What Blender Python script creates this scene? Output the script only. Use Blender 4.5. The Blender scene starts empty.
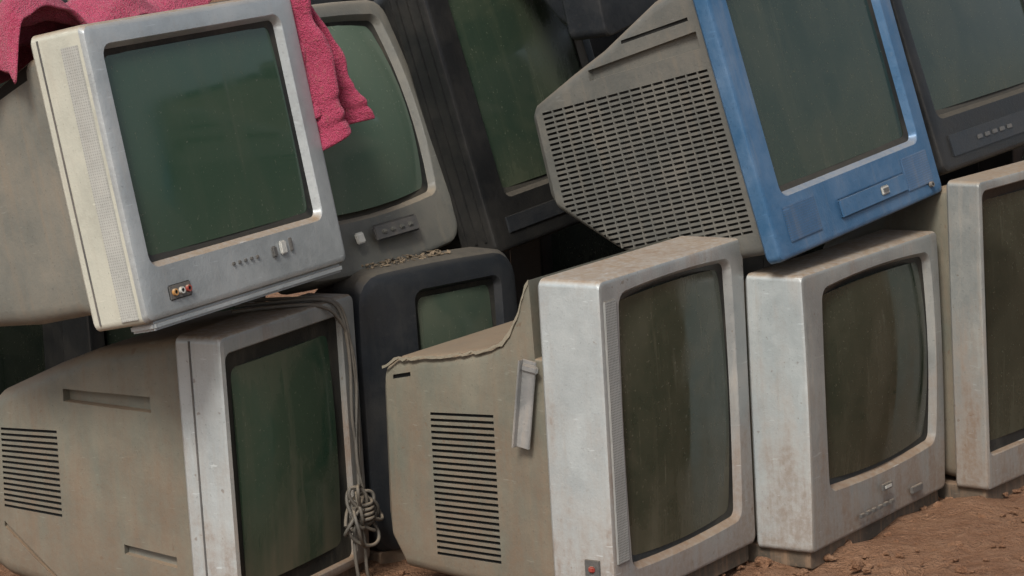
import bpy, bmesh, math, random
from mathutils import Matrix, Vector, noise
# placement of every set: x,y,z (mm) of front-bottom-centre, yaw, lean, roll (mrad), width, height, bezel depth (mm)
POSE_MM={'A':(-408,-136,534,1026,-168,-11,546,461,110),'B':(-214,333,499,965,-317,-19,462,461,81),
'C':(118,682,488,958,-234,-58,488,534,80),'D':(340,765,885,1015,-102,-133,550,487,80),
'E':(618,249,523,901,-228,-73,566,501,30),'F':(956,693,583,919,-279,-37,543,494,80),
'G':(-367,3,0,1073,0,0,411,469,89),'H':(-119,308,0,711,-19,0,364,494,80),
'I':(263,-84,12,967,0,0,453,526,116),'J':(625,249,0,956,0,0,505,475,109),'K':(1001,604,0,887,0,0,514,565,68)}
POSE={k:[a/1000 for a in v] for k,v in POSE_MM.items()}
CAM=(.165,-.0593,1.258)
def mat_of(q):
    m=Matrix.Rotation(q[3],4,'Z')@Matrix.Rotation(q[4],4,'X')@Matrix.Rotation(q[5],4,'Y'); m.translation=q[:3]; return m
sc=bpy.context.scene; COL=bpy.context.collection
def link(o): COL.objects.link(o); return o
# ---------- materials ----------
def nmat(name):
    m=bpy.data.materials.new(name); m.use_nodes=True
    nt=m.node_tree; b=nt.nodes['Principled BSDF']; return m,nt,b
def noise_n(nt,vec,scale,detail=4,rough=.6,dist=0):
    n=nt.nodes.new('ShaderNodeTexNoise'); n.inputs['Scale'].default_value=scale
    n.inputs['Detail'].default_value=detail; n.inputs['Roughness'].default_value=rough; n.inputs['Distortion'].default_value=dist
    nt.links.new(vec,n.inputs['Vector']); return n.outputs['Fac']
def ramp(nt,src,a,b,va=0,vb=1):
    n=nt.nodes.new('ShaderNodeMapRange'); n.inputs['From Min'].default_value=a;n.inputs['From Max'].default_value=b
    n.inputs['To Min'].default_value=va;n.inputs['To Max'].default_value=vb
    nt.links.new(src,n.inputs['Value']); return n.outputs['Result']
def math_n(nt,op,a,b=None,clamp=False):
    n=nt.nodes.new('ShaderNodeMath'); n.operation=op; n.use_clamp=clamp
    for i,x in enumerate((a,b)):
        if x is None: continue
        if isinstance(x,(int,float)): n.inputs[i].default_value=x
        else: nt.links.new(x,n.inputs[i])
    return n.outputs[0]
def mix(nt,fac,a,b):
    n=nt.nodes.new('ShaderNodeMix'); n.data_type='RGBA'
    if isinstance(fac,(int,float)): n.inputs[0].default_value=fac
    else: nt.links.new(fac,n.inputs[0])
    for i,x in ((6,a),(7,b)):
        if isinstance(x,tuple): n.inputs[i].default_value=(*x,1)
        else: nt.links.new(x,n.inputs[i])
    return n.outputs[2]
def mapv(nt,vec,scale,loc=(0,0,0)):
    n=nt.nodes.new('ShaderNodeMapping'); n.inputs['Scale'].default_value=scale; n.inputs['Location'].default_value=loc
    nt.links.new(vec,n.inputs['Vector']); return n.outputs[0]
def plastic(name,col,dust=.35,dcol=(.33,.25,.17),rough=.5,mesh=0,top=1.0,metal=0,seed=0.,spec=.5,scr=.35,mud=0.,stk=.9):
    m,nt,b=nmat(name)
    tc=nt.nodes.new('ShaderNodeTexCoord'); ob=mapv(nt,tc.outputs['Object'],(1,1,1),(seed,seed*1.7,seed*.6))
    sep=nt.nodes.new('ShaderNodeSeparateXYZ'); nt.links.new(tc.outputs['Object'],sep.inputs[0])
    geo=nt.nodes.new('ShaderNodeNewGeometry')
    sx=nt.nodes.new('ShaderNodeSeparateXYZ'); nt.links.new(geo.outputs['Normal'],sx.inputs[0])
    big=noise_n(nt,ob,7,6,.72); fine=noise_n(nt,ob,90,3,.7)
    streak=noise_n(nt,mapv(nt,ob,(38,38,2.4)),1.5,4,.65)
    speck=noise_n(nt,ob,260,1,.5)
    scratch=noise_n(nt,mapv(nt,ob,(14,26,160)),1.3,2,.5)
    c=tuple(col)
    var=mix(nt,ramp(nt,big,.3,.7),tuple(x*.74 for x in c),tuple(min(1,x*1.12) for x in c))
    f1=ramp(nt,big,.45,.70,0,dust); f2=ramp(nt,streak,.52,.70,0,dust*stk)
    f3=ramp(nt,fine,.55,.72,0,dust*.6)
    up=math_n(nt,'MULTIPLY',ramp(nt,sx.outputs['Z'],.3,.85,0,top),ramp(nt,fine,.2,.6,.6,1.0))
    up=math_n(nt,'MULTIPLY',up,ramp(nt,big,.25,.6,.72,1))
    d=math_n(nt,'MAXIMUM',math_n(nt,'ADD',f1,f2),f3,True)
    d=math_n(nt,'MAXIMUM',d,up,True)
    colr=mix(nt,d,var,dcol)
    if mud:
        sp=noise_n(nt,ob,8,5,.68,.4); st2=noise_n(nt,mapv(nt,ob,(22,22,2.6)),1.3,4,.65)
        z=ramp(nt,sep.outputs['Z'],.0,.34,.20,0)
        s_=math_n(nt,'ADD',math_n(nt,'MULTIPLY',sp,.5),math_n(nt,'MULTIPLY',st2,.5))
        mm=ramp(nt,math_n(nt,'ADD',s_,z),.49,.70,0,mud)
        mm=math_n(nt,'MULTIPLY',mm,ramp(nt,fine,.3,.6,.6,1))
        colr=mix(nt,mm,colr,(.15,.092,.055)); d=math_n(nt,'MAXIMUM',d,mm)
        spl=noise_n(nt,ob,75,2,.5); colr=mix(nt,ramp(nt,spl,.71,.75,0,.5),colr,(.12,.072,.042))
    colr=mix(nt,ramp(nt,speck,.69,.75,0,.45),colr,tuple(x*.4 for x in c))
    colr=mix(nt,ramp(nt,scratch,.70,.74,0,scr),colr,tuple(min(1,x*1.4+.04) for x in c))
    if mesh:
        s=1/.0042
        def cell(o):
            a=math_n(nt,'FRACT',math_n(nt,'MULTIPLY',o,s)); return math_n(nt,'POWER',math_n(nt,'SUBTRACT',a,.5),2.)
        yy=math_n(nt,'ADD',sep.outputs['X'],sep.outputs['Y'])
        dd=math_n(nt,'ADD',cell(yy),cell(sep.outputs['Z']))
        hole=math_n(nt,'MULTIPLY',math_n(nt,'LESS_THAN',dd,.075),mesh)
        colr=mix(nt,hole,colr,(.05,.05,.045))
    nt.links.new(colr,b.inputs['Base Color'])
    nt.links.new(ramp(nt,d,0,.6,rough,.85),b.inputs['Roughness'])
    if metal: nt.links.new(ramp(nt,d,0,.5,metal,0),b.inputs['Metallic'])
    b.inputs['Specular IOR Level'].default_value=spec
    bp=nt.nodes.new('ShaderNodeBump'); bp.inputs['Strength'].default_value=.3; bp.inputs['Distance'].default_value=.0015
    nt.links.new(math_n(nt,'ADD',fine,math_n(nt,'MULTIPLY',speck,.5)),bp.inputs['Height']); nt.links.new(bp.outputs[0],b.inputs['Normal'])
    return m
def glass(k,col,dust=.25,dcol=(.10,.10,.068),seed=0.,rough=.06):
    m,nt,b=nmat('crt_glass_'+k); dust=dust*.85
    tc=nt.nodes.new('ShaderNodeTexCoord'); ob=mapv(nt,tc.outputs['Object'],(1,1,1),(seed,seed,seed))
    big=noise_n(nt,ob,5,5,.65,.5); streak=noise_n(nt,mapv(nt,ob,(26,26,1.8)),1.2,4,.65)
    speck=noise_n(nt,ob,170,2,.6); wipe=noise_n(nt,mapv(nt,ob,(4,4,2.2),(seed,0,0)),1.0,2,.45,1.4)
    drip=noise_n(nt,mapv(nt,ob,(60,60,4)),1.0,3,.6)
    sep=nt.nodes.new('ShaderNodeSeparateXYZ'); nt.links.new(tc.outputs['Object'],sep.inputs[0])
    d=math_n(nt,'ADD',ramp(nt,big,.45,.72,0,dust),ramp(nt,streak,.52,.78,0,dust*.7))
    d=math_n(nt,'ADD',d,ramp(nt,wipe,.49,.56,0,dust*.55))
    d=math_n(nt,'ADD',d,ramp(nt,drip,.62,.7,0,dust*.6))
    low=math_n(nt,'MULTIPLY',ramp(nt,sep.outputs['Z'],.06,.20,1,0),ramp(nt,streak,.3,.65,.3,1))
    d=math_n(nt,'ADD',d,math_n(nt,'MULTIPLY',low,dust*1.5))
    d=math_n(nt,'ADD',d,ramp(nt,speck,.66,.72,0,.35),True)
    nt.links.new(mix(nt,d,col,dcol),b.inputs['Base Color'])
    nt.links.new(ramp(nt,d,0,.5,rough,.45),b.inputs['Roughness'])
    b.inputs['IOR'].default_value=1.5; b.inputs['Specular IOR Level'].default_value=.5
    return m
def dark(name,c=(.008,.008,.007),r=.8):
    m,nt,b=nmat(name); b.inputs['Base Color'].default_value=(*c,1); b.inputs['Roughness'].default_value=r; return m
BR=(.215,.155,.10)
M={}
M['holeshade']=dark('painted_hole_shade')  # near-black colour paints the shade inside shallow slots, notches and jack holes
M['mask']=plastic('dark_mask_plastic',(.014,.015,.014),.2,(.12,.1,.07),.4,top=.7,spec=.3,scr=.05)
M['silverA']=plastic('silver_plastic_smooth',(.37,.40,.41),.12,BR,.32,seed=21,metal=.4)
M['silver']=plastic('silver_plastic',(.31,.33,.33),.26,BR,.34,seed=1,mud=.65,metal=.4)
M['silver2']=plastic('silver_plastic_worn',(.275,.29,.282),.32,BR,.38,seed=2,mud=.75,metal=.35)
M['silverblue']=plastic('pale_silver_plastic',(.43,.475,.485),.18,BR,.32,seed=3,mud=.7,metal=.3)
M['spk']=plastic('speaker_mesh_plastic',(.29,.30,.29),.15,BR,.5,mesh=.7,seed=5)
M['spkA']=plastic('speaker_mesh_cream',(.37,.375,.35),.12,BR,.5,mesh=.3,seed=5)
M['cream']=plastic('cream_plastic',(.44,.44,.375),.18,BR,.42,seed=6)
M['lip']=plastic('broken_edge_plastic',(.23,.21,.16),.35,BR,.7,seed=16)
M['olive']=plastic('olive_grey_plastic',(.152,.152,.122),.26,BR,.5,seed=7,mud=.55)
M['olive2']=plastic('olive_grey_plastic_dusty',(.15,.15,.13),.3,BR,.55,seed=8)
M['greyd']=plastic('dark_grey_plastic',(.112,.113,.103),.25,(.19,.15,.105),.5,seed=9)
M['taupe']=plastic('taupe_plastic',(.12,.122,.11),.3,(.2,.165,.12),.42,seed=10)
M['black']=plastic('black_plastic',(.012,.0125,.013),.14,(.08,.068,.05),.34,seed=11,top=.7,spec=.38,scr=.1,stk=.25)
M['navy']=plastic('blue_black_plastic',(.019,.022,.026),.16,(.10,.085,.063),.36,seed=12,top=.8,spec=.4,scr=.1,stk=.3)
M['blue']=plastic('blue_plastic',(.045,.125,.24),.2,(.23,.21,.18),.3,seed=13,top=.7,metal=.25)
M['bluedk']=plastic('blue_mesh_plastic',(.037,.10,.20),.2,(.22,.2,.17),.4,mesh=.5,seed=14,top=.8)
M['btn']=plastic('button_plastic',(.09,.09,.088),.3,(.2,.16,.12),.4)
M['pale']=plastic('pale_mark_plastic',(.45,.45,.42),.2,(.3,.25,.18),.4)
M['yel']=plastic('jack_orange',(.42,.2,.05),.3,(.3,.25,.18),.4)
M['red']=plastic('jack_red',(.28,.04,.03),.3,(.3,.25,.18),.4)
M['metal']=plastic('dull_metal',(.30,.31,.31),.35,BR,.4,metal=.5)
M['dirtplastic']=plastic('mud_caked_plastic',(.07,.057,.042),.8,(.19,.125,.08),.8,seed=15)
# ---------- mesh builder ----------
class MB:
    def __init__(s): s.v=[];s.f=[];s.m=[];s.mats=[]
    def mi(s,m):
        if m not in s.mats: s.mats.append(m)
        return s.mats.index(m)
    def add(s,vs,fs,m):
        o=len(s.v); s.v+=[tuple(v) for v in vs]; k=s.mi(m)
        for q in fs: s.f.append(tuple(o+i for i in q)); s.m.append(k)
    def loft(s,rings,mats,cap0=None,cap1=None):
        n=len(rings[0]); o=len(s.v)
        for r in rings: s.v+=[tuple(v) for v in r]
        for i in range(len(rings)-1):
            k=s.mi(mats[i] if isinstance(mats,list) else mats)
            for j in range(n):
                a=o+i*n+j;b=o+i*n+(j+1)%n
                s.f.append((a,b,b+n,a+n)); s.m.append(k)
        if cap0: s.f.append(tuple(o+j for j in range(n))[::-1]); s.m.append(s.mi(cap0))
        if cap1: s.f.append(tuple(o+(len(rings)-1)*n+j for j in range(n))); s.m.append(s.mi(cap1))
    def hexa(s,v,m): s.add(v,[(0,1,2,3),(7,6,5,4),(0,4,5,1),(1,5,6,2),(2,6,7,3),(3,7,4,0)],m)
    def box(s,c,d,m,bev=.0):
        x,y,z=c
        bm=bmesh.new(); bmesh.ops.create_cube(bm,size=1)
        for v in bm.verts: v.co=Vector((v.co.x*d[0]+x,v.co.y*d[1]+y,v.co.z*d[2]+z))
        if bev: bmesh.ops.bevel(bm,geom=list(bm.edges),offset=bev,segments=2,affect='EDGES')
        bm.verts.index_update()
        s.add([v.co.copy() for v in bm.verts],[[v.index for v in q.verts] for q in bm.faces],m); bm.free()
    def cyl(s,c,r,h,m,n=14):
        x,y,z=c
        R=[[(x+rr*math.cos(2*math.pi*i/n),yy,z+rr*math.sin(2*math.pi*i/n)) for i in range(n)] for rr,yy in ((r,y),(r,y-h),(r*.55,y-h),(r*.5,y-h*.3))]
        s.loft(R,[m,m,M['holeshade']],None,M['holeshade'])
    def obj(s,name,parent=None,ang=32,wn=False):
        me=bpy.data.meshes.new(name); me.from_pydata(s.v,[],s.f)
        for m in s.mats: me.materials.append(m)
        me.polygons.foreach_set('material_index',s.m)
        bm=bmesh.new(); bm.from_mesh(me); bmesh.ops.recalc_face_normals(bm,faces=bm.faces); bm.to_mesh(me); bm.free()
        me.shade_smooth()
        me.set_sharp_from_angle(angle=math.radians(ang))
        o=link(bpy.data.objects.new(name,me))
        if parent: o.parent=parent
        if wn:
            w=o.modifiers.new('wn','WEIGHTED_NORMAL'); w.keep_sharp=True; w.weight=90
        return o
NA,NS=5,8
def ring(y,x0,x1,z0,z1,r,bow=0,x0t=None,x1t=None,bowy=0):
    pts=[]
    r=max(r,1e-4)
    cs=[(x1-r,z0+r,-90),(x1-r,z1-r,0),(x0+r,z1-r,90),(x0+r,z0+r,180)]
    for i,(cx,cz,a0) in enumerate(cs):
        for j in range(NA):
            a=math.radians(a0+90*j/(NA-1)); pts.append((cx+r*math.cos(a),cz+r*math.sin(a)))
        nx=cs[(i+1)%4]; a=math.radians(nx[2]); e=(nx[0]+r*math.cos(a),nx[1]+r*math.sin(a)); s=pts[-1]
        for j in range(1,NS): t=j/NS; pts.append((s[0]+(e[0]-s[0])*t,s[1]+(e[1]-s[1])*t))
    o=[];cx=(x0+x1)/2;cz=(z0+z1)/2;hw=(x1-x0)/2;hh=(z1-z0)/2
    for x,z in pts:
        u=(x-cx)/hw;v=(z-cz)/hh
        X=x+bow*u*(1-v*v);Z=z+bow*v*(1-u*u)
        if x0t is not None:
            t=(z-z0)/(z1-z0); a=x0+(x0t-x0)*t; b=x1+(x1t-x1)*t; X=a+(X-x0)/(x1-x0)*(b-a)
        o.append((X,y-bowy*(1-v*v)*(1-u*u*.5),Z))
    return o
def tv(key,op,sect,side,front,back,gl,cr=.012,ch=.006,bow=0,gb=.012,lip=.008,slots=[],recess=[],details=None,chm=None,mask=.01,bowy=0.,obow=0.,deep=.016,lipm=None,pose=None,foot=0,ribs=None):
    q=pose or POSE[key]; W=q[6];H=q[7];db=q[8]
    e=bpy.data.objects.new('crt_television',None); link(e); e.empty_display_size=.1
    mm=mat_of(q); e.matrix_world=mm
    l,r,b,t=op
    X0,X1=-W/2,W/2
    B=MB()
    o0,o1,p0,p1=X0+l,X1-r,b,H-t
    R=[ring(db,X0+.003,X1-.003,.003,H-.003,cr,obow),ring(db-.004,X0,X1,0,H,cr,obow),ring(ch,X0,X1,0,H,cr,obow,bowy=bowy),
       ring(ch*.35,X0+ch*.3,X1-ch*.3,ch*.3,H-ch*.3,cr,obow,bowy=bowy),ring(0,X0+ch,X1-ch,ch,H-ch,cr,obow,bowy=bowy),
       ring(0,o0-lip,o1+lip,p0-lip,p1+lip,.012+lip,bow,bowy=bowy*.8),
       ring(.002,o0-lip+.002,o1+lip-.002,p0-lip+.002,p1+lip-.002,.012+lip,bow,bowy=bowy*.8),
       ring(deep*.8,o0,o1,p0,p1,.012,bow,bowy=bowy*.8),ring(deep,o0+mask,o1-mask,p0+mask,p1-mask,.012,bow,bowy=bowy*.8)]
    lm=lipm or front
    B.loft(R,[side,side,chm or side,chm or front,front,lm,lm,M['mask']],cap0=side)
    if foot:
        B.loft([ring(yy,-W/2+.012,W/2-.012,-.03,.004,.004) for yy in (.012,sect[-1][0]*.55)],M['dirtplastic'],M['dirtplastic'],M['dirtplastic'])
    B.obj('front_bezel',e,wn=True)
    G=MB(); x0,x1,z0,z1=o0+mask-.001,o1-mask+.001,p0+mask-.001,p1-mask+.001
    cx,cz=(x0+x1)/2,(z0+z1)/2; rings=[]
    base=ring(0,x0,x1,z0,z1,.012,bow)
    K=9
    for i in range(K):
        s=1-i/K; rg=[]
        for (x,y,z) in base:
            xx=cx+(x-cx)*s; zz=cz+(z-cz)*s
            uu=(xx-cx)/(x1-cx); vv=(zz-cz)/(z1-cz)
            rg.append((xx,deep+.001-(gb+bowy*.8)*(1-.5*uu*uu-.5*vv*vv),zz))
        rings.append(rg)
    rings.insert(0,[(x,deep+.004,z) for (x,y,z) in base])
    G.loft(rings,gl,None,gl)
    G.obj('screen_glass',e,60)
    S=MB(); S.mi(back)
    sect=[(y,W/2-ib,W/2-it,z0_,H-dz,rr) for y,ib,it,z0_,dz,rr in sect]
    S.loft([ring(y,-wb,wb,z0_,z1_,rr,0,-wt,wt) for y,wb,wt,z0_,z1_,rr in sect],back,back,back)
    sh=S.obj('back_shell',e,28)
    def wall(y,z):
        for i in range(len(sect)-1):
            a,c=sect[i],sect[i+1]
            if y<=c[0] or i==len(sect)-2:
                t=min(1,max(0,(y-a[0])/(c[0]-a[0]))); g=[a[j]+(c[j]-a[j])*t for j in range(6)]
                return -(g[1]+(g[2]-g[1])*(z-g[3])/(g[4]-g[3]))
    C=MB()
    def cut(y0,y1,z0,z1,z2,z3,dp,m):
        vs=[]
        for dx in (-.02,dp):
            for (y,z) in ((y0,z0),(y1,z2),(y1,z3),(y0,z1)): vs.append((wall(y,z)+dx,y,z))
        C.hexa(vs,m)
    for s_ in slots:
        for a in s_(wall): cut(*a)
    for a in recess: cut(*a)
    if C.v:
        co=C.obj('cutter',None); co.matrix_world=mm; bpy.context.view_layer.update()
        md=sh.modifiers.new('b','BOOLEAN'); md.operation='DIFFERENCE'; md.object=co; md.solver='EXACT'
        try: md.material_mode='TRANSFER'
        except Exception: pass
        dg=bpy.context.evaluated_depsgraph_get()
        me=bpy.data.meshes.new_from_object(sh.evaluated_get(dg))
        sh.modifiers.clear(); sh.data=me
        me.set_sharp_from_angle(angle=math.radians(28))
        bpy.data.objects.remove(co)
    if ribs:
        Rm=MB(); ribs(Rm,wall)
        Rm.obj('vent_ribs',e,40)
    if details:
        Dm=MB(); details(Dm,W,H,db)
        if Dm.v: Dm.obj('front_details',e,40)
    return e
def grid(y0,y1,z0,z1,rows,cols,fy=.8,fz=.5,inside=None,dp=.006,m=None,z0b=None,z1b=None):
    def g(wall):
        out=[]
        for i in range(cols):
            ya=y0+(y1-y0)*(i+(1-fy)/2)/cols; yb=ya+(y1-y0)*fy/cols
            for j in range(rows):
                def zz(y,jj):
                    t=(y-y0)/(y1-y0); lo=z0+((z0b if z0b is not None else z0)-z0)*t; hi=z1+((z1b if z1b is not None else z1)-z1)*t
                    return lo+(hi-lo)*jj/rows
                ja=j+(1-fz)/2; jb=ja+fz
                out.append((ya,yb,zz(ya,ja),zz(ya,jb),zz(yb,ja),zz(yb,jb),dp,m or M['holeshade']))
        return out
    return g
def stdsect(db,D=.42):
    return [(db-.01,.012,.012,.012,.012,.02),(db+.02,.012,.014,.012,.014,.025),(db+.12,.03,.05,.02,.04,.03),(D*.85,.08,.11,.05,.12,.03),(D,.10,.13,.06,.15,.03)]
# A upper left, silver with cream side
def dA(D,W,H,db):
    for i in range(5): D.box((-.04+.016*i,-.001,.052),(.006,.005,.005),M['btn'],.001)
    D.box((.07,-.002,.052),(.012,.006,.018),M['btn'],.002); D.box((.095,-.002,.055),(.016,.006,.022),M['pale'],.002); D.box((.118,-.001,.056),(.006,.006,.022),M['btn'],.001)
    D.box((-.185,-.0005,.036),(.056,.004,.024),M['btn'],.002)
    for i,k in enumerate(['yel','pale','red']): D.cyl((-.202+.017*i,-.002,.036),.0055,.005,M[k])
    D.box((-W/2-.0002,.035,H/2-.01),(.003,.034,H*.92),M['spkA'],.001)
    D.box((-W/2-.0002,.094,H/2),(.002,.003,H*.96),M['btn'])
    D.box((0,.03,-.006),(W*.94,.05,.014),M['silverA'],.004)
tv('A',(.04,.055,.088,.042),[(.10,.010,.012,.02,.028,.02),(.14,.014,.016,.025,.033,.025),(.25,.02,.03,.022,.07,.03),(.40,.05,.07,.03,.14,.03),(.50,.08,.10,.05,.19,.03)],M['cream'],M['silverA'],M['olive2'],glass('A',(.028,.056,.036),dust=.14),details=dA,ch=.012,chm=M['silverA'],
   recess=[(.143,.26,.398,.422,.365,.386,.014,M['holeshade'])],gb=.006)
# B round-cornered taupe set
def dB(D,W,H,db):
    D.box((.03,-.017,.05),(.13,.006,.03),M['btn'],.003)
    for i in range(4): D.box((-.01+.026*i,-.021,.05),(.013,.005,.008),M['taupe'],.002)
    D.box((-.075,-.016,.05),(.022,.006,.02),M['pale'],.002)
tv('B',(.04,.035,.1,.035),stdsect(.08),M['taupe'],M['taupe'],M['taupe'],glass('B',(.075,.115,.085),dust=.15,seed=2,dcol=(.17,.17,.12)),cr=.03,ch=.01,obow=.012,bow=.012,bowy=.02,gb=.02,details=dB)
# C
def dC(D,W,H,db):
    for i in range(3): D.box((-W/2-.001,.02+.022*i,H/2),(.004,.006,H*.9),M['black'],.001)
    for i in range(12): D.box((-W/2+.004,.16,.12+.024*i),(.03,.10,.008),M['black'],.002)
    D.box((0,-.001,.045),(W*.8,.004,.03),M['navy'],.001); D.box((.05,-.004,.045),(.06,.003,.010),M['btn'],.001)
tv('C',(.075,.04,.1,.04),stdsect(.08),M['black'],M['black'],M['black'],glass('C',(.026,.042,.029),dust=.38,seed=3,dcol=(.11,.115,.07)),cr=.015,ch=.01,details=dC)
tv('D',(.05,.04,.09,.04),[(.07,.012,.012,.012,.012,.02),(.10,.012,.014,.03,.014,.025),(.2,.06,.06,.14,.04,.03),(.36,.1,.11,.2,.12,.03)],M['navy'],M['navy'],M['navy'],glass('D',(.02,.03,.025),seed=4),cr=.02)
# E blue front
def dE(D,W,H,db):
    D.box((-.19,-.001,.055),(.10,.003,.06),M['bluedk'],.001);D.box((.205,-.001,.055),(.09,.003,.06),M['bluedk'],.001)
    D.box((.04,-.003,.045),(.23,.006,.035),M['blue'],.003)
    D.box((.075,-.007,.046),(.026,.004,.016),M['pale'],.002)
    D.box((.075,-.0095,.046),(.016,.002,.007),M['btn'],.0)
    D.cyl((.235,-.002,.022),.005,.006,M['btn'])
def eslots(wall):
    out=[];n=31
    for j in range(n):
        z=.058+(.345-.058)*j/n; y1=min(.30+(z-.04)*1.06,.438)
        out.append((.048,y1,z,z+.0042,z,z+.0042,.007,M['holeshade']))
    return out
def eribs(R,wall):
    n=15
    for i in range(1,n):
        y=.045+.395*i/n; z0=.056 if y<.31 else .056+(y-.31)*.95; z1=.346
        vs=[]
        for dx in (-.0004,.004):
            for (yy,z) in ((y-.0012,z0),(y+.0012,z0),(y+.0012,z1),(y-.0012,z1)): vs.append((wall(yy,z)+dx,yy,z))
        R.hexa(vs,M['greyd'])
tv('E',(.06,.05,.108,.04),
   [(.02,.006,.008,.01,.008,.012),(.032,.006,.008,.01,.008,.012),(.036,.012,.014,.016,.014,.015),(.131,.018,.03,.018,.03,.02),(.27,.03,.045,.03,.085,.02),(.35,.035,.05,.08,.11,.02),(.455,.045,.06,.165,.145,.02),(.468,.055,.07,.185,.155,.015)],
   M['blue'],M['blue'],M['greyd'],glass('E',(.015,.027,.017),dust=.18,seed=5),ch=.009,gb=.004,details=dE,
   slots=[eslots],ribs=eribs,
   recess=[(.05,.31,.375,.405,.372,.39,.012,M['greyd']),(.06,.22,.425,.431,.418,.424,.004,M['holeshade'])])
# F
def dF(D,W,H,db):
    D.box((0,-.001,.045),(W*.85,.004,.04),M['navy'],.001)
    for i in range(5): D.box((-.12+.03*i,-.004,.045),(.018,.003,.008),M['btn'],.001)
tv('F',(.035,.035,.105,.035),stdsect(.08),M['black'],M['black'],M['black'],glass('F',(.018,.028,.02),seed=6,dust=.16),cr=.015,ch=.01,details=dF)
# G
def dG(D,W,H,db):
    D.box((-W/2-.0005,.06,H/2),(.002,.003,H*.97),M['btn'])
tv('G',(.012,.05,.02,.03),[(.08,.008,.010,.006,.006,.02),(.105,.008,.012,.006,.008,.025),(.276,.015,.025,.006,.036,.03),(.36,.022,.035,.008,.065,.03),(.50,.04,.06,.03,.12,.03),(.58,.06,.08,.06,.18,.03)],M['silverblue'],M['silver2'],M['olive'],glass('G',(.024,.05,.031),dust=.38,seed=7,dcol=(.105,.098,.066)),cr=.012,ch=.008,details=dG,mask=.028,deep=.012,foot=1,lip=.003,
   slots=[grid(.36,.50,.145,.297,15,1,.97,.45,z0b=.15,z1b=.29)],recess=[(.155,.342,.338,.364,.345,.366,.018,M['olive']),(.124,.231,.082,.10,.097,.113,.012,M['olive2']),(.36,.50,.022,.030,.118,.128,.006,M['olive']),(.30,.36,.008,.013,.022,.030,.006,M['olive'])])
# H
tv('H',(.13,.05,.12,.05),stdsect(.08),M['navy'],M['navy'],M['navy'],glass('H',(.04,.058,.043),dust=.3,seed=8),cr=.045,ch=.02,obow=.005,foot=1)
# I with broken shell
Iprof=[(.136,.004),(.144,.012),(.152,.036),(.164,.064),(.180,.088),(.197,.106),(.225,.120),(.30,.136),(.43,.152),(.458,.168)]
def dI(D,W,H,db):
    D.box((-W/2+.026,-.0005,H/2+.02),(.034,.004,H*.8),M['spk'],.001)
    D.box((-W/2-.001,.04,.05),(.004,.028,.06),M['btn'],.001)
    for i,k in enumerate(['yel','pale','red']): D.box((-W/2-.004,.04,.033+.016*i),(.006,.011,.010),M[k],.002)
    random.seed(9)
    dense=[]
    for i in range(len(Iprof)-1):
        (ya,da),(yb,db_)=Iprof[i],Iprof[i+1]; n=max(1,int(math.hypot(yb-ya,db_-da)/.009))
        for j in range(n): t=j/n; dense.append((ya+(yb-ya)*t,da+(db_-da)*t))
    dense.append(Iprof[-1])
    P=[]
    for (y,dz) in dense:
        x=-W/2+.006+.095*(y-.136); P.append((x-.001,y,H-dz+random.uniform(-.001,.003),random.uniform(.003,.006) if y>.2 else random.uniform(.005,.010)))
    for a,b_ in zip(P[:-1],P[1:]):
        D.hexa([(a[0],a[1],a[2]-a[3]),(b_[0],b_[1],b_[2]-b_[3]),(b_[0],b_[1],b_[2]),(a[0],a[1],a[2]),(a[0]+.009,a[1],a[2]-a[3]),(b_[0]+.009,b_[1],b_[2]-b_[3]),(b_[0]+.006,b_[1],b_[2]-.001),(a[0]+.006,a[1],a[2]-.001)],M['lip'])
tv('I',(.062,.055,.06,.035),[(.10,.006,.006,.006,.13,.004),(.132,.006,.006,.006,.13,.004)]+[(y,.006+.08*(y-.136),.007+.11*(y-.136),.006+max(0,y-.25)*.07,dz,min(.02,.004+(y-.136)*.2)) for y,dz in Iprof[:-1]]+[(.458,.035,.045,.06,.168,.02),(.468,.045,.055,.09,.186,.02)],
   M['silverblue'],M['silver'],M['olive'],glass('I',(.016,.028,.018),dust=.30,seed=9,dcol=(.12,.105,.07)),cr=.012,ch=.007,gb=.014,bow=.006,details=dI,foot=1,
   slots=[grid(.224,.362,.048,.30,24,1,.98,.45,dp=.008,z1b=.292)],recess=[(.40,.44,.346,.353,.338,.345,.006,M['holeshade'])])
# J
def dJ(D,W,H,db):
    D.box((.0,-.011,.062),(.035,.005,.012),M['btn'],.001); D.box((.0,-.014,.062),(.022,.002,.005),M['pale'])
    for i in range(6): D.box((-.09+.022*i,-.009,.03),(.014,.006,.007),M['btn'],.001)
    D.box((.12,-.007,.03),(.04,.006,.012),M['btn'],.001)
tv('J',(.075,.045,.1,.04),stdsect(.1),M['silverblue'],M['silver2'],M['olive'],glass('J',(.016,.026,.017),dust=.26,seed=10,dcol=(.105,.093,.064)),cr=.010,ch=.007,bow=.008,bowy=.008,gb=.016,details=dJ,foot=1)
# K
tv('K',(.012,.012,.065,.02),stdsect(.07),M['silver2'],M['silver2'],M['olive'],glass('K',(.013,.02,.014),dust=.22,seed=11),cr=.01,mask=.02,lip=.003,foot=1)
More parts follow.
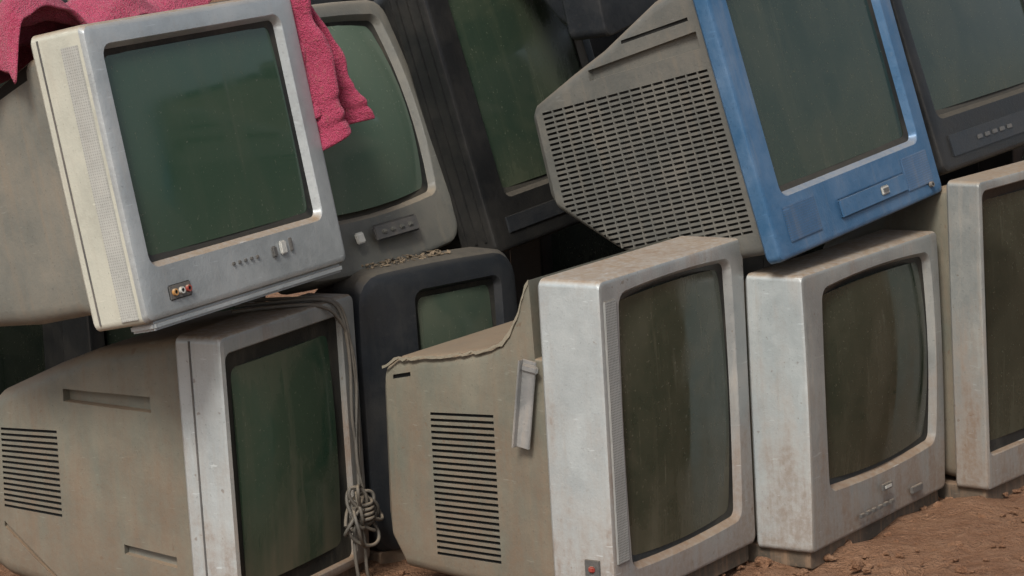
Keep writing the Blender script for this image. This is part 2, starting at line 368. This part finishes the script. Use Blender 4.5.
# invented filler sets behind, added in black so the gaps look dark
gf=glass('rear',(.014,.02,.015),seed=13,dust=.15)
for (x,y,z,yaw,lean,W,H) in [(-1.02,.75,0,1.0,0,.5,.48),(-.66,.98,0,.9,0,.5,.47),(.22,1.22,0,.95,0,.54,.49),(.72,1.35,0,1.0,0,.5,.48),(1.18,1.3,0,.95,0,.54,.56),
    (-.95,.95,.485,1.0,-.1,.5,.46),(-.35,1.12,.475,.95,-.12,.52,.46),(.42,1.42,.495,.95,-.1,.52,.47),(1.15,1.36,.565,1.0,-.1,.5,.46),(1.62,1.5,0,.95,0,.54,.5)]:
    tv('r',(.045,.045,.08,.04),stdsect(.08),M['black'],M['black'],M['black'],gf,cr=.02,pose=[x,y,z,yaw,lean,0,W,H,.08])
# ---------- towel ----------
def towel_mat():
    m,nt,b=nmat('crimson_terry_cloth'); tc=nt.nodes.new('ShaderNodeTexCoord'); ob=tc.outputs['Object']
    a=noise_n(nt,ob,14,4,.6); c=noise_n(nt,ob,420,2,.6); e=noise_n(nt,ob,120,3,.6)
    col=mix(nt,ramp(nt,a,.3,.7),(.23,.02,.05),(.36,.045,.095)); col=mix(nt,ramp(nt,c,.4,.65,0,.5),col,(.43,.09,.155)); col=mix(nt,ramp(nt,e,.56,.72,0,.35),col,(.27,.13,.10))
    nt.links.new(col,b.inputs['Base Color']); b.inputs['Roughness'].default_value=1; b.inputs['Specular IOR Level'].default_value=.1
    b.inputs['Sheen Weight'].default_value=.15
    bp=nt.nodes.new('ShaderNodeBump'); bp.inputs['Strength'].default_value=1; bp.inputs['Distance'].default_value=.005
    nt.links.new(math_n(nt,'ADD',c,e),bp.inputs['Height']); nt.links.new(bp.outputs[0],b.inputs['Normal']); return m
TM=towel_mat()
def sheet(name,fn,nu,nv,parent,thick=.006):
    vs=[fn(i/nu,j/nv) for j in range(nv+1) for i in range(nu+1)]
    fs=[(j*(nu+1)+i,j*(nu+1)+i+1,(j+1)*(nu+1)+i+1,(j+1)*(nu+1)+i) for j in range(nv) for i in range(nu)]
    me=bpy.data.meshes.new(name); me.from_pydata(vs,[],fs); me.materials.append(TM); me.shade_smooth()
    o=link(bpy.data.objects.new(name,me)); o.parent=parent
    s=o.modifiers.new('s','SOLIDIFY'); s.thickness=thick; s.offset=0
    s=o.modifiers.new('sub','SUBSURF'); s.levels=1; s.render_levels=1
    return o
te=link(bpy.data.objects.new('towel',None)); te.matrix_world=mat_of(POSE['A']); WA,HA=.546,.461
def topcloth(u,v):
    x=-WA/2-.035+u*(WA+.10); y=.118+v*.36
    fold=.022*math.sin(y*42+4*noise.noise(Vector((x*5,y*4,1))) +x*9)+.03*noise.noise(Vector((x*7,y*7,3)))+.014*noise.noise(Vector((x*20,y*20,5)))
    z=HA+.045+fold-.10*max(0,v-.15)
    ed=max(0,.06-u)/.06
    z-=ed*.075+ .015*ed*math.sin(y*60)
    x+=.012*ed*math.sin(y*50)
    if v<.04: z-=.03
    return (x,y,z)
sheet('bunched_cloth',topcloth,60,44,te)
def hang(off,w,L,ph,x0):
    def fn(u,v):
        z=HA+.06-v*L+.012*math.sin(u*3.0+ph)+.035*u*v
        x=WA/2+x0+u*w*(.55+.45*v)+.025*v*u+.004*math.sin(v*14+ph)
        y=.02+off+.024*math.sin(u*9+ph+v*2.0)+.016*noise.noise(Vector((u*4,v*6,ph)))-.03*v
        if .80<v<.86 or .90<v<.93: y+=.005
        return (x,y,z)
    return fn
sheet('hanging_end',hang(0,.095,.335,0,-.012),30,56,te,.009)
sheet('hanging_fold',hang(.035,.100,.29,1.8,-.01),30,48,te,.009)
# ---------- cable on G ----------
def curve(name,splines,r,mat,mw):
    cu=bpy.data.curves.new(name,'CURVE'); cu.dimensions='3D'; cu.bevel_depth=r; cu.bevel_resolution=3
    for pts in splines:
        s=cu.splines.new('NURBS'); s.points.add(len(pts)-1); s.order_u=4; s.use_endpoint_u=True
        for p_,q_ in zip(s.points,pts): p_.co=(*q_,1)
    cu.materials.append(mat); o=link(bpy.data.objects.new(name,cu)); o.matrix_world=mw; return o
cab=plastic('cable_rubber',(.085,.08,.07),.35,(.17,.135,.095),.6)
random.seed(3)
sp=[]
sp.append([(.02,.12,.476),(.07,.06,.476),(.11,.01,.478),(.135,-.012,.465),(.15,-.014,.41),(.160,-.012,.34),(.145,-.013,.26),(.162,-.014,.20),(.150,-.016,.15),(.15,-.018,.12)])
sp.append([(.06,.14,.478),(.10,.05,.477),(.13,.0,.478),(.155,-.012,.45),(.162,-.014,.36),(.176,-.012,.28),(.158,-.014,.19),(.16,-.016,.14),(.145,-.02,.11)])
sp.append([(-.02,.10,.474),(.05,.03,.476),(.10,-.008,.47),(.13,-.014,.44),(.168,-.014,.39),(.172,-.014,.30),(.15,-.014,.22),(.15,-.018,.16),(.165,-.02,.12)])
for k in range(6):
    cx=.138+random.uniform(-.014,.014); cz=.100+random.uniform(-.022,.022); ra=random.uniform(.012,.032); rb=random.uniform(.026,.055); ph=random.random()*3; tl=random.uniform(-1.0,1.0)
    L=[]
    for i in range(17):
        a=i*2*math.pi/12+ph; px,pz=ra*math.cos(a),rb*math.sin(a)*(1+.12*i/12)
        L.append((cx+px*math.cos(tl)-pz*math.sin(tl),-.024-.002*k+.012*math.sin(a*1.5+k),cz+px*math.sin(tl)+pz*math.cos(tl)))
    sp.append(L)
sp.append([(.140+.020*math.cos(i*1.2),-.030+.020*math.sin(i*1.2),.088+.0016*i) for i in range(22)])
sp.append([(.14,-.02,.09),(.16,-.025,.05),(.14,-.02,.0),(.16,-.02,-.02)])
sp.append([(.13,-.02,.10),(.110,-.02,.05),(.125,-.02,-.01)])
curve('power_cable',sp,.0031,cab,mat_of(POSE['G']))
# ---------- metal strip beside I ----------
b=MB()
b.box((0,0,0),(.004,.026,.145),M['metal'],.001); b.box((-.006,.012,0),(.014,.003,.145),M['metal'],.001); b.box((-.003,-.004,.06),(.006,.03,.012),M['metal'],.002)
br=b.obj('metal_bracket'); br.matrix_world=mat_of(POSE['I'])@Matrix.Translation((-.453/2-.008,.144,.325))@Matrix.Rotation(math.radians(9),4,'X')
# ---------- litter on top of the dark set ----------
def debris(name,mw,x0,x1,y0,y1,zf,n,seed):
    random.seed(seed); bm=bmesh.new()
    for i in range(n):
        x=random.uniform(x0,x1);y=random.uniform(y0,y1)
        rot=Matrix.Rotation(random.uniform(0,6.3),4,'Z')@Matrix.Rotation(random.uniform(-.4,.4),4,'X')@Matrix.Rotation(random.uniform(-.4,.4),4,'Y')
        t=mw@Matrix.Translation((x,y,zf(y)+random.uniform(0,.005)))@rot
        k=random.random()
        if k<.12: bmesh.ops.create_cube(bm,size=1,matrix=t@Matrix.Diagonal((random.uniform(.01,.025),.0014,.0014,1)))
        elif k<.5:
            L=random.uniform(.004,.009)
            vs=[bm.verts.new(t@Vector(c)) for c in ((-L,0,0),(0,-L*.5,.002),(L,0,.003),(0,L*.5,.001))]; bm.faces.new(vs)
        else:
            r=random.uniform(.0015,.005); bmesh.ops.create_icosphere(bm,subdivisions=1,radius=r,matrix=t@Matrix.Diagonal((1,.8,.6,1)))
    me=bpy.data.meshes.new(name); bm.to_mesh(me); bm.free(); me.materials.append(plastic('dry_litter',(.12,.092,.06),.6,(.17,.125,.08),.9)); link(bpy.data.objects.new(name,me))
debris('dry_leaf_litter',mat_of(POSE['H']),-.13,.06,.028,.076,lambda y:.498,130,5)
# ---------- ground ----------
GZ=-.024
def ground():
    n=260; vs=[];fs=[]
    def s(t): return math.copysign((math.exp(abs(t)*5.6)-1)/(math.exp(5.6)-1)*250,t)
    for j in range(n+1):
        for i in range(n+1):
            x=s(2*i/n-1)+1.1;y=s(2*j/n-1)+.1
            z=(noise.noise(Vector((x*3,y*3,0)))*.014+noise.noise(Vector((x*11,y*11,4)))*.016+noise.noise(Vector((x*32,y*32,9)))*.013)+GZ
            vs.append((x,y,z))
    for j in range(n):
        for i in range(n):
            a=j*(n+1)+i; fs.append((a,a+1,a+n+2,a+n+1))
    me=bpy.data.meshes.new('ground'); me.from_pydata(vs,[],fs); me.shade_smooth(); link(bpy.data.objects.new('ground',me))
    m,nt,b=nmat('red_dirt'); tc=nt.nodes.new('ShaderNodeTexCoord'); ob=tc.outputs['Object']
    a=noise_n(nt,ob,3,6,.65); c=noise_n(nt,ob,40,6,.7); e=noise_n(nt,ob,220,3,.6)
    col=mix(nt,ramp(nt,a,.35,.65),(.19,.092,.05),(.29,.16,.092)); col=mix(nt,ramp(nt,c,.42,.7,0,.55),col,(.36,.22,.14)); col=mix(nt,ramp(nt,e,.56,.68,0,.6),col,(.10,.05,.03))
    nt.links.new(col,b.inputs['Base Color']); b.inputs['Roughness'].default_value=.95; b.inputs['Specular IOR Level'].default_value=.2
    bp=nt.nodes.new('ShaderNodeBump'); bp.inputs['Strength'].default_value=1; bp.inputs['Distance'].default_value=.025
    nt.links.new(math_n(nt,'ADD',c,math_n(nt,'MULTIPLY',e,.4)),bp.inputs['Height']); nt.links.new(bp.outputs[0],b.inputs['Normal'])
    me.materials.append(m); return m
gm=ground()
random.seed(4)
tb=bmesh.new(); bmesh.ops.create_icosphere(tb,subdivisions=2,radius=1); TV_=[v.co.copy() for v in tb.verts]; TF=[tuple(v.index for v in f_.verts) for f_ in tb.faces]; tb.free()
vs=[];fs=[]
for i in range(2300):
    if i<1700: x=random.uniform(-.8,2.2);y=random.uniform(-1.2,1.2); r=random.uniform(.0015,.006)*(2.6 if random.random()<.12 else 1)
    else: x=random.uniform(.5,1.5);y=random.uniform(-.6,.5); r=random.uniform(.002,.007)*(2.3 if random.random()<.12 else 1)
    o=len(vs); sd=Vector((i*3.1,i*1.7,0))
    for v in TV_:
        k=r*(1+.8*noise.noise(v*.9+sd)); vs.append((x+v.x*k,y+v.y*k,GZ+r*.3+v.z*k*.7))
    fs+=[tuple(o+a for a in t) for t in TF]
me=bpy.data.meshes.new('dirt_clods'); me.from_pydata(vs,[],fs); me.materials.append(gm); link(bpy.data.objects.new('dirt_clods',me))
# ---------- camera, light ----------
cd=bpy.data.cameras.new('camera');cam=link(bpy.data.objects.new('camera',cd))
sc.camera=cam;cd.lens=100;cd.clip_end=1000
m=Matrix.Rotation(math.pi/2-CAM[0],4,'X')@Matrix.Rotation(CAM[1],4,'Z'); m.translation=(0,-4.6,CAM[2]);cam.matrix_world=m
w=bpy.data.worlds.new('World');sc.world=w;w.use_nodes=True
nt=w.node_tree;bg=nt.nodes['Background'];sky=nt.nodes.new('ShaderNodeTexSky');sky.sky_type='NISHITA';sky.sun_disc=False
EL,AZ=math.radians(46),math.radians(196)
sky.sun_elevation=EL;sky.sun_rotation=AZ;sky.dust_density=4
hs=nt.nodes.new('ShaderNodeHueSaturation'); hs.inputs['Saturation'].default_value=.6
nt.links.new(sky.outputs[0],hs.inputs['Color']); nt.links.new(hs.outputs[0],bg.inputs[0]);bg.inputs[1].default_value=.145
l=bpy.data.lights.new('sun','SUN');lo=link(bpy.data.objects.new('sun',l));l.energy=3.1;l.angle=math.radians(14);l.color=(1,.96,.885)
d=Vector((math.sin(AZ)*math.cos(EL),math.cos(AZ)*math.cos(EL),math.sin(EL)))
lo.rotation_euler=d.to_track_quat('Z','Y').to_euler()
sc.view_settings.view_transform='Standard'
